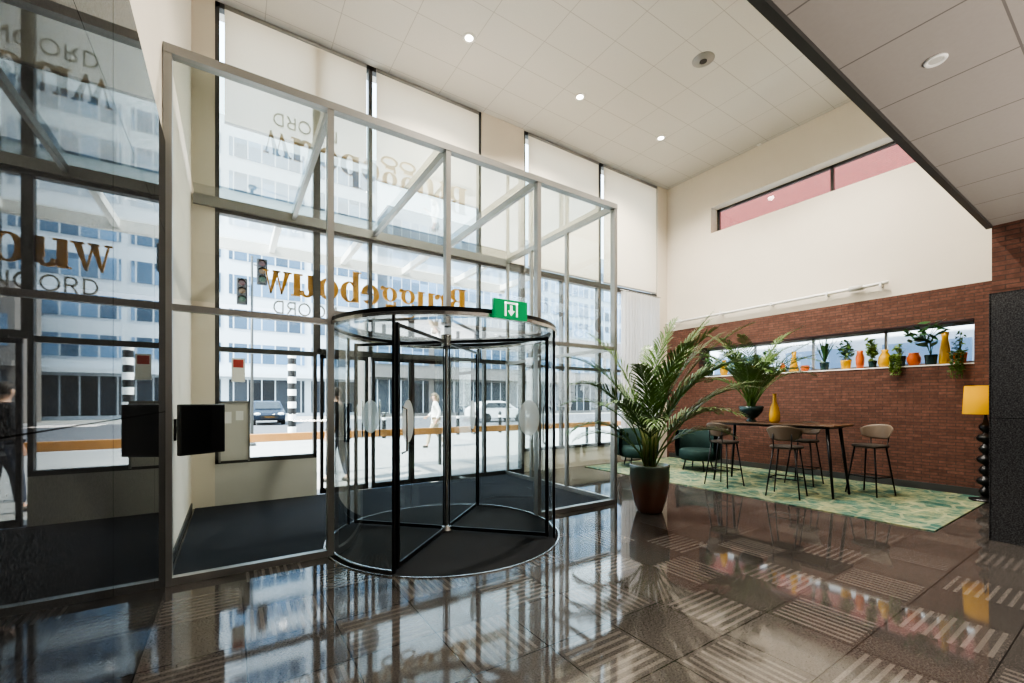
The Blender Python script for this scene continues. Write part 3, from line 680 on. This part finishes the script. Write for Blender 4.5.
# ---- niche
NU = UR+.13; NZ = NZ0+.02
def npos(px): v_, d_ = on_u(px, NU); return v_
def vase(px, prof, mat, label, name='vase'):
    tag(MB().lathe(prof, (NU, npos(px), NZ), 24).build(name, mat, smooth=True), label, 'vase', 'vases and plants in the brick niche')
def keep(q):
    x = min(q.x, UR+.27)
    if q.z > NZ1-.04 or q.z < NZ+.01 or q.y < NV0+.03 or q.y > NV1-.03: x = min(x, UR-.05)
    return Vector((x, q.y, q.z))
def blades(m, c, n, h, spread, w, rn):
    for k in range(n):
        az = rn.uniform(0, 2*PI); sp = spread*rn.uniform(.3, 1); hh = h*rn.uniform(.6, 1)
        d = Vector((math.cos(az)*.45, math.sin(az), 0)); s_ = Vector((-d.y, d.x, 0)).normalized()*w
        pts = [Vector(c)+d*sp*x+Vector((0,0,hh*z)) for x, z in ((0,0), (.35,.55), (.75,.9), (1.15,.92))]
        va = [m.bm.verts.new(keep(q)) for q in (pts[0]-s_*.6, pts[0]+s_*.6, pts[1]-s_, pts[1]+s_, pts[2]-s_*.6, pts[2]+s_*.6, pts[3])]
        m.bm.faces.new((va[0], va[1], va[3], va[2])); m.bm.faces.new((va[2], va[3], va[5], va[4])); m.bm.faces.new((va[4], va[5], va[6]))
def leaves(m, c, n, rx, ry, rz, size, rn):
    c = Vector(c); g = lambda: max(-.85, min(.85, rn.gauss(0, .45)))
    for k in range(n):
        q = keep(c+Vector((g()*rx, g()*ry, g()*rz)))
        a = Vector((rn.uniform(-1,1), rn.uniform(-1,1), rn.uniform(-.6,.6))).normalized(); b = a.cross(Vector((rn.uniform(-1,1), rn.uniform(-1,1), 1))).normalized()
        s_ = size*rn.uniform(.7, 1.2)
        va = [m.bm.verts.new(x) for x in (q-a*s_, q-a*s_*.3+b*s_*.42, q+a*s_*.4+b*s_*.36, q+a*s_, q+a*s_*.4-b*s_*.36, q-a*s_*.3-b*s_*.42)]
        m.bm.faces.new(va)
        if k % 3 == 0: m.tube([(c.x, c.y, c.z-rz*.5), q-a*s_], .004, 4)
def plant(px, kind, pot, ph, h, wid, label, leafm, rn):
    v_ = npos(px); t = thing('potted_plant', label, 'potted plant', (NU, v_, NZ), 'vases and plants in the brick niche')
    r = ph*.5
    MB().lathe([(0,0),(r*.72,0),(r*.78,.01),(r*.98,ph*.85),(r*1.03,ph),(r*.92,ph),(r*.88,ph*.9),(0,ph*.88)], (NU,v_,NZ), 22).build('pot', pot, t, smooth=True)
    m = MB()
    if kind == 'spiky': blades(m, (NU, v_, NZ+ph*.85), 38, h, wid, .017, rn)
    elif kind == 'bushy': leaves(m, (NU, v_, NZ+ph*.9+h*.45), 120, .13, wid, h*.5, .046, rn)
    elif kind == 'broad':
        leaves(m, (UR-.12, v_, NZ+ph+h*.62), 48, .1, wid, h*.42, .088, rn)
        for k in range(7): m.tube([(NU, v_, NZ+ph*.85), (UR-.06, v_+rn.uniform(-1,1)*wid*.4, NZ+ph+h*.4), (UR-.12, v_+rn.uniform(-1,1)*wid*.8, NZ+ph+h*.65)], .005, 5)
    elif kind == 'trail':
        leaves(m, (NU-.02, v_, NZ+ph+h*.2), 50, .12, wid*.6, h*.3, .035, rn)
        for k in range(12):
            y = v_+rn.uniform(-1,1)*wid*.5; x = UR-.045-rn.uniform(0,.03); L = rn.uniform(.12, h)
            m.tube([(NU, y*.5+v_*.5, NZ+ph*.9), (x+.05, y, NZ+ph+.03), (x, y, NZ+.04), (x, y, NZ-L*.35)], .004, 4)
            for q in range(10): leaves(m, (x-.02, y, NZ+ph-(ph+L*.35)*q/10), 2, .02, .03, .03, .024, rn)
    m.build('foliage', leafm, t, recalc=False)
rn = random.Random(11)
plant(710, 'bushy', 'teal', .16, .34, .13, 'leafy niche plant furthest left, behind the big palm fronds', 'leaf3', rn)
vase(724, [(0,0),(.06,0),(.09,.1),(.07,.24),(.035,.32),(.045,.36),(.03,.36),(0,.3)], 'yellow', 'mustard vase at the left end of the niche, behind the palms')
plant(737, 'spiky', 'teal', .14, .42, .18, 'spiky niche plant behind the left fronds of the bowl palm', 'leaf3', rn)
vase(754, [(0,0),(.05,0),(.1,.07),(.11,.14),(.08,.19),(.07,.18),(0,.15)], 'orange', 'squat orange pot in the niche seen through the bowl palm')
plant(770.5, 'bushy', 'teal', .14, .42, .17, 'leafy niche plant just right of the bowl palm', 'leaf3', rn)
vase(783, [(0,0),(.04,0),(.055,.06),(.05,.14),(.03,.18),(.035,.2),(.025,.2),(0,.16)], 'orange', 'small orange vase just left of the slender mustard vase in the niche')
vase(794, [(0,0),(.07,0),(.085,.03),(.06,.2),(.035,.34),(.045,.42),(.032,.42),(0,.36)], 'yellow', 'slender mustard vase in the niche left of the spiky plant')
vase(805, [(0,0),(.05,0),(.075,.06),(.07,.12),(.06,.12),(0,.09)], 'orange', 'smallest orange pot in the niche, at the foot of the spiky plant')
plant(824.5, 'spiky', 'teal', .16, .52, .29, 'spiky aloe-like plant in a dark pot in the niche', 'leaf3', rn)
plant(846, 'bushy', 'yellow', .17, .44, .12, 'round bushy plant in a mustard pot in the middle of the niche', 'leaf', rn)
vase(860, [(0,0),(.05,0),(.065,.12),(.07,.2),(.045,.28),(.05,.33),(.035,.33),(0,.28)], 'orange', 'orange vase between two bushy plants in the niche')
plant(872.5, 'bushy', 'teal', .13, .46, .07, 'narrow bushy plant left of the squat mustard vase in the niche', 'leaf2', rn)
vase(885, [(0,0),(.07,0),(.10,.08),(.09,.18),(.045,.27),(.055,.31),(.04,.31),(0,.26)], 'yellow', 'squat mustard vase left of the trailing plant in the niche')
plant(899.5, 'trail', 'teal', .18, .48, .15, 'trailing plant spilling over the brick below the niche, left one', 'leaf2', rn)
vase(914, [(0,0),(.06,0),(.09,.07),(.095,.14),(.065,.20),(.075,.22),(.06,.22),(0,.19)], 'orange', 'round orange pot right of the left trailing plant')
plant(931, 'broad', 'teal', .17, .52, .29, 'large-leaved plant overhanging the right end of the niche', 'leaf3', rn)
vase(945, [(0,0),(.06,0),(.075,.05),(.065,.25),(.04,.42),(.05,.52),(.036,.52),(0,.46)], 'yellow', 'tallest mustard vase, near the right end of the niche')
plant(960, 'trail', 'orange', .17, .76, .14, 'trailing plant hanging at the far right end of the niche', 'leaf', rn)

# ------------------------------------------------------------------ street
sbox('street_paving', 'paving', (-60, 110, VO+.1, 90, -.25, -.02))
sbox('road', 'asphalt', (-60, 110, 20, 36, -.02, -.01))
# frosted glass canopy over the street doors, fixed to the transom
t = thing('entrance_canopy', 'white framed frosted glass canopy outside above the street doors', 'canopy', (2.3, VO+.1, 4.1))
for u_ in (-.6, .6, 1.8, 3.0, 4.2, 5.4): MB().box(u_-.04, u_+.04, VO+.16, 8.7, 4.08, 4.20).build('beam', 'stripew', t)
MB().box(-.7, 5.5, 8.7, 8.8, 4.04, 4.24).build('edge_beam', 'stripew', t)
for a_, b_ in ((-.56, .56), (.64, 1.76), (1.84, 2.96), (3.04, 4.16), (4.24, 5.36)): MB().quad(*hp(a_, b_, VO+.2, 8.7, 4.21)).build('panel', 'canopyglass', t)
t = thing('wooden_railing', 'long orange wooden handrail on slim posts outside the street glass', 'railing', (3, 9.2, -.02))
MB().box(-8, 12, 9.15, 9.25, .69, .84).build('rail', 'wood', t, bevel=.01)
for i in range(9): MB().box(-7.5+i*2.3, -7.44+i*2.3, 9.17, 9.23, -.02, .69).build('post', 'dalu', t)
def building(label, u0, u1, v0, dep, Hh, fh, cols, wm, gm, wh):
    t = thing('office_building', label, 'building', ((u0+u1)/2, v0, -.02))
    MB().box(u0, u1, v0, v0+dep, -.02, Hh).build('wall', wm, t)
    nf = max(0, int((Hh-4.5)/fh)); cw = (u1-u0)/cols
    for f in range(nf):
        for c in range(cols):
            MB().box(u0+c*cw+.3, u0+(c+1)*cw-.3, v0-.06, v0, 4.9+f*fh, 4.9+f*fh+wh).build('window', gm, t)
    for c in range(cols):
        MB().box(u0+c*cw+.3, u0+(c+1)*cw-.3, v0-.05, v0, .3, 3.4).build('shopfront', 'shop', t)
    MB().box(u0-.2, u1+.2, v0-1.2, v0-.06, 3.6, 3.95).build('canopy', wm, t)
building('pale office block with ribbon windows across the street', -14, 13, 46, 12, 27, 3.1, 4, 'bwall', 'bglass', 1.75)
building('blue-grey glass office block across the street, right of the paler one', 15, 70, 49, 14, 24, 3.1, 7, 'bwall2', 'bglass2', 2.2)
building('low grey-brown shop building in front of the blue-grey office block', 10.5, 46, 39.5, 4.5, 9.0, 3.4, 6, 'bwall3', 'bglass', 2.0)
t = thing('neighbouring_building', 'red-clad building seen through the high strip window', 'building', (16, 2, -.02))
MB().box(14, 18, -20, 9.2, 3.9, 14).build('upper_wall', 'redwall', t)
MB().box(14.1, 18, -20, 9.2, -.02, 3.9).build('lower_wall', 'bwall', t)
for k in range(6): MB().box(14.03, 14.1, -4.5+k*2.3, -2.9+k*2.3, 1.0, 2.9).build('window', 'bglass2', t)
sbox('alley_paving', 'paving', (UR+.5, 30, -25, VO+.1, -.25, -.021))
sv = 18.5; su, _ = on_v(292, sv)
t = thing('striped_post', 'black and white banded post on the street left of the doors', 'post', (su, sv, -.02))
for k in range(14):
    MB().lathe([(0,k*.24-.02),(.15,k*.24-.02),(.15,k*.24+.22),(0,k*.24+.22)], (su, sv, 0), 16).build('band', 'stripew' if k % 2 else 'blackp', t)
MB().ball((su, sv, 3.34), .15, 1, 1, .5).build('cap', 'blackp', t, smooth=True)
for k, (px, lb) in enumerate(((384, 'first from the left'), (410, 'second from the left'), (458, 'just right of the walking person'), (476, 'fourth from the left'), (500, 'fifth from the left'), (528, 'rightmost, nearest the side glass'))):
    bu, bd = on_v(px, 17.0)
    t = thing('bollard', 'dark street bollard beyond the wooden rail, ' + lb, 'bollard', (bu, 17.0, -.02), 'bollards along the kerb')
    MB().lathe([(0,-.02),(.08,-.02),(.075,.9),(.05,.96),(0,.98)], (bu, 17.0, 0), 14).build('post', 'blackp', t, smooth=True)
    MB().lathe([(.081,.7),(.081,.8)], (bu, 17.0, 0), 14).build('band', 'stripew', t)
mv = 16.4; mu, _ = on_v(252, mv); hu1, _ = on_v(262, mv); hu2, _ = on_v(242, mv)
t = thing('traffic_signal_mast', 'slim grey street mast carrying two signal heads', 'mast', (mu, mv, -.02))
MB().tube([(mu, mv, -.02), (mu, mv, 6.2)], [.05, .035], 10).build('pole', 'dalu', t, smooth=True)
MB().lathe([(0,-.02),(.12,-.02),(.12,.05),(.06,.1),(0,.1)], (mu,mv,0), 16).build('base', 'dalu', t)
def signal(u_, v_, z, label):
    t = thing('traffic_light', label, 'traffic light', (u_, v_, z-.42), 'signal heads over the street')
    MB().box(u_-.15, u_+.15, v_-.1, v_+.1, z-.42, z+.42).build('housing', 'blackp', t, bevel=.03)
    s_ = 1 if mu > u_ else -1
    MB().bar((u_+s_*.15, v_, z+.2), (mu-s_*.05, v_, z+.2), .03, .03).build('bracket', 'dalu', t)
    for k, mm in enumerate(('glens', 'amber', 'redlens')):
        L = MB().lathe([(0,0),(.09,0),(.09,.02),(0,.025)], (0,0,0), 16); bmesh.ops.rotate(L.bm, verts=L.bm.verts, cent=(0,0,0), matrix=Matrix.Rotation(PI/2, 3, 'X')); bmesh.ops.translate(L.bm, verts=L.bm.verts, vec=(u_, v_-.1, z-.26+.26*k)); L.build('lens', mm, t)
        L = MB().lathe([(.11,0),(.11,.14)], (0,0,0), 12, 0, PI); bmesh.ops.rotate(L.bm, verts=L.bm.verts, cent=(0,0,0), matrix=Matrix.Rotation(PI/2, 3, 'X')); bmesh.ops.translate(L.bm, verts=L.bm.verts, vec=(u_, v_-.1, z-.26+.26*k)); L.build('visor', 'blackp', t)
signal(hu1, mv, 5.72, 'upper black three-lamp traffic light, right side of the mast')
signal(hu2, mv, 5.0, 'lower black three-lamp traffic light, left side of the mast')
def car(u_, v_, rz, paint, label):
    t = thing('car', label, 'car', (0, 0, 0)); cu_ = cv_ = 0
    m = MB(); prof = [(-2.1,.35),(-2.15,.6),(-2.05,.78),(-1.1,.95),(-.4,1.4),(.2,1.48),(1.3,1.42),(1.95,1.0),(2.15,.9),(2.15,.4),(1.9,.28),(-1.9,.28)]
    m.prism(prof, lambda y, z: (cu_-.86+.12*max(0, z-.95)/.5, cv_+y, z-.01), lambda y, z: (cu_+.86-.12*max(0, z-.95)/.5, cv_+y, z-.01)); m.build('body', paint, t, bevel=.05)
    MB().quad((-.72, -1.10, .985), (.72, -1.10, .985), (.62, -.46, 1.385), (-.62, -.46, 1.385)).build('windscreen', 'carglass', t)
    for sx in (-1, 1):
        MB().quad((sx*.875, -.72, .99), (sx*.875, 1.55, .99), (sx*.80, 1.2, 1.33), (sx*.80, -.32, 1.33)).build('side_window', 'carglass', t)
        for y in (-1.35, 1.3):
            MB().tube([(sx*.68, y, .31), (sx*.89, y, .31)], .32, 18).build('wheel', 'rubber', t)
        MB().ball((sx*.62, -2.1, .68), .12, 1.5, .5, .7).build('headlight', 'stripew', t, smooth=True)
    MB().box(-.45, .45, -2.19, -2.12, .42, .6).build('grille', 'blackp', t)
    MB().box(-.26, .26, -2.21, -2.185, .44, .55).build('number_plate', 'amber', t)
    t.location = (u_, v_, -.005); t.rotation_euler = (0, 0, rz)
car(1.9, 31.5, 0, 'carpaint', 'dark car head-on on the road, left of the banded post')
cu2, _ = on_v(497, 26.0)
car(cu2, 26.0, PI/2, 'carpaint2', 'white car side-on on the road, right of the walking person')

# ------------------------------------------------------------------ people
def skin_mesh(verts, edges, radii, root=0, sub=2):
    me = bpy.data.meshes.new('tmp'); me.from_pydata([Vector(v) for v in verts], edges, [])
    ob = bpy.data.objects.new('tmp', me); COL.objects.link(ob)
    ob.modifiers.new('Skin', 'SKIN')
    for i, r in enumerate(radii):
        d = me.skin_vertices[0].data[i]; d.radius = (r, r) if not isinstance(r, tuple) else r; d.use_root = (i == root)
    s = ob.modifiers.new('Sub', 'SUBSURF'); s.levels = sub; s.render_levels = sub
    dg = bpy.context.evaluated_depsgraph_get(); out = bpy.data.meshes.new_from_object(ob.evaluated_get(dg))
    bpy.data.objects.remove(ob); return out
def person(loc, rz, label, J, top, legs, hair, long_hair=False):
    t = thing('person', label, 'person', (0,0,0))
    V = [J['pel'], J['spi'], J['che'], J['nek'], J['hb'], J['hm'], J['ht']]
    E = [(0,1),(1,2),(2,3),(3,4),(4,5),(5,6)]; RR = [.12, .11, .125, .05, .058, .088, .07]
    hands = []
    for s_ in ('L', 'R'):
        i = len(V); V += [J['sh'+s_], J['el'+s_], J['wr'+s_], J['ha'+s_]]; RR += [.055, .04, .027, .03]; E += [(2,i),(i,i+1),(i+1,i+2),(i+2,i+3)]
        hands.append((Vector(J['wr'+s_]), Vector(J['ha'+s_]), -1 if s_ == 'L' else 1))
        i = len(V); V += [J['hi'+s_], J['kn'+s_], J['an'+s_], J['to'+s_]]; RR += [.085, .055, .038, .03]; E += [(0,i),(i,i+1),(i+1,i+2),(i+2,i+3)]
    m = MB().add_mesh(skin_mesh(V, E, RR))
    for wr, ha, sd in hands:
        d = (ha-wr).normalized(); x = d.cross(Vector((1,0,0))).normalized()
        for k in range(4):
            L = (.07, .08, .075, .055)[k]; b = ha+x*(.024-.016*k)-d*.005; inw = Vector((sd*.012, 0, 0))
            m.tube([b-d*.015, b+d*L*.5, b+d*L*.8+inw, b+d*L+inw*1.8], [.0095, .009, .008, .006], 6)
        m.tube([wr+d*.035+x*.02, wr+d*.06+x*.045, wr+d*.1+x*.05], [.012, .0105, .008], 6)
    hm = Vector(J['hm'])
    m.tube([hm+Vector((0,.085,.02)), hm+Vector((0,.112,-.018)), hm+Vector((0,.085,-.025))], [.008, .014, .009], 6)
    for sx in (-1, 1): m.ball(hm+Vector((sx*.088, .0, 0)), .028, .35, .7, 1)
    m.ball(hm+Vector((0,.085,-.055)), .018, 1.4, .5, .45)
    m.build('body', 'skin', t, smooth=True, recalc=False)
    for sx in (-1, 1): MB().ball(hm+Vector((sx*.032, .084, .012)), .011).build('eye', 'hair', t, smooth=True)
    m = MB().ball(hm+Vector((0,-.012,.045)), .105, .95, 1.05, .95, 16, 12)
    bmesh.ops.delete(m.bm, geom=[v for v in m.bm.verts if v.co.y > hm.y+.02 and v.co.z < hm.z+.055 or v.co.z < hm.z-.03], context='VERTS')
    if long_hair: m.tube([hm+Vector((0,-.07,.05)), hm+Vector((0,-.1,-.06)), hm+Vector((0,-.095,-.2))], [.07,.075,.03], 10)
    m.build('hair', hair, t, smooth=True)
    V = [tuple(Vector(J['pel'])-Vector((0,0,.07))), J['pel'], J['spi'], J['che'], tuple(Vector(J['nek'])-Vector((0,0,.02)))]; E = [(0,1),(1,2),(2,3),(3,4)]; RR = [.16, .155, .145, .155, .07]
    for s_ in ('L', 'R'):
        i = len(V); V += [J['sh'+s_], J['el'+s_], tuple(Vector(J['wr'+s_]).lerp(Vector(J['el'+s_]), .08))]; RR += [.075, .058, .044]; E += [(3,i),(i,i+1),(i+1,i+2)]
    MB().add_mesh(skin_mesh(V, E, RR, 1)).build('jacket', top, t, smooth=True, recalc=False)
    V = [J['pel']]; E = []; RR = [.135]
    for s_ in ('L', 'R'):
        i = len(V); V += [J['hi'+s_], J['kn'+s_], tuple(Vector(J['an'+s_]).lerp(Vector(J['kn'+s_]), .06))]; RR += [.105, .073, .058]; E += [(0,i),(i,i+1),(i+1,i+2)]
    MB().add_mesh(skin_mesh(V, E, RR)).build('trousers', legs, t, smooth=True, recalc=False)
    for s_ in ('L', 'R'):
        a, b = Vector(J['an'+s_]), Vector(J['to'+s_]); d = b-a
        MB().add_mesh(skin_mesh([a-Vector((0,d.y*.25,.035)), a.lerp(b, .5)-Vector((0,0,.012)), b+d*.15], [(0,1),(1,2)], [.045, .045, .035])).build('shoe', 'shoe', t, smooth=True, recalc=False)
    t.location = loc; t.rotation_euler = (0,0,rz)
    return t
walk = dict(pel=(0,0,.93), spi=(0,.01,1.13), che=(0,.02,1.32), nek=(0,.03,1.47), hb=(0,.04,1.52), hm=(0,.055,1.585), ht=(0,.05,1.65),
  shL=(-.17,.02,1.39), elL=(-.22,-.1,1.13), wrL=(-.22,-.02,.9), haL=(-.22,.02,.83), shR=(.17,.02,1.39), elR=(.22,.05,1.13), wrR=(.2,.25,.98), haR=(.19,.32,.95),
  hiL=(-.09,0,.87), knL=(-.09,.2,.5), anL=(-.09,.27,.09), toL=(-.09,.4,.05), hiR=(.09,0,.87), knR=(.09,-.02,.48), anR=(.09,-.28,.14), toR=(.09,-.2,.035))
pu, pv = on_floor(436, 447)
person((pu, pv, -.02), math.radians(70), 'person in white jacket and beige trousers walking on the street', walk, 'coatw', 'beige', 'hair2', True)
stand = dict(walk); stand.update(elL=(-.23,-.03,1.13), wrL=(-.23,.05,.9), haL=(-.23,.07,.83), elR=(.23,-.02,1.13), wrR=(.22,.16,.98), haR=(.2,.24,.98), knL=(-.1,.1,.49), anL=(-.1,.14,.085), toL=(-.11,.27,.05), knR=(.1,-.01,.49), anR=(.11,-.12,.09), toR=(.12,.0,.04))
person((1.62, 8.2, -.02), math.radians(40), 'person in dark coat outside the street doors', stand, 'coatd', 'jeans', 'hair')

# ------------------------------------------------------------------ light, world, camera
W = bpy.data.worlds.new('World'); scene.world = W; W.use_nodes = True; nt = W.node_tree; nt.nodes.clear()
tc = nt.nodes.new('ShaderNodeTexCoord'); sx = nt.nodes.new('ShaderNodeSeparateXYZ'); nt.links.new(tc.outputs['Generated'], sx.inputs[0])
cr = nt.nodes.new('ShaderNodeValToRGB'); nt.links.new(sx.outputs[2], cr.inputs[0])
cr.color_ramp.elements[0].position = 0; cr.color_ramp.elements[0].color = (.95, .97, 1, 1); cr.color_ramp.elements[1].position = .7; cr.color_ramp.elements[1].color = (.62, .79, 1, 1)
bg = nt.nodes.new('ShaderNodeBackground'); bg.inputs[1].default_value = 5.8; nt.links.new(cr.outputs[0], bg.inputs[0])
wo = nt.nodes.new('ShaderNodeOutputWorld'); nt.links.new(bg.outputs[0], wo.inputs[0])
l = bpy.data.lights.new('sun', 'SUN'); l.energy = 20; l.angle = .01; l.color = (1, .95, .87)
o = bpy.data.objects.new('sun', l); COL.objects.link(o); o.rotation_euler = Vector((.7, .16, -.7)).to_track_quat('-Z', 'Y').to_euler(); o.location = (0, -5, 20)
cam = bpy.data.cameras.new('camera'); cam.sensor_width = 36; cam.lens = 36*F/1024; cam.shift_y = (HOR-341.5)/1024; cam.clip_start = .05; cam.clip_end = 300
co = bpy.data.objects.new('camera', cam); COL.objects.link(co); co.location = (0, 0, EYE)
co.rotation_euler = (PI/2, 0, -math.atan2(.5481, .8364)); scene.camera = co
try:
    scene.view_settings.view_transform = 'AgX'; scene.view_settings.look = 'AgX - High Contrast'
except Exception as ex: print(ex)
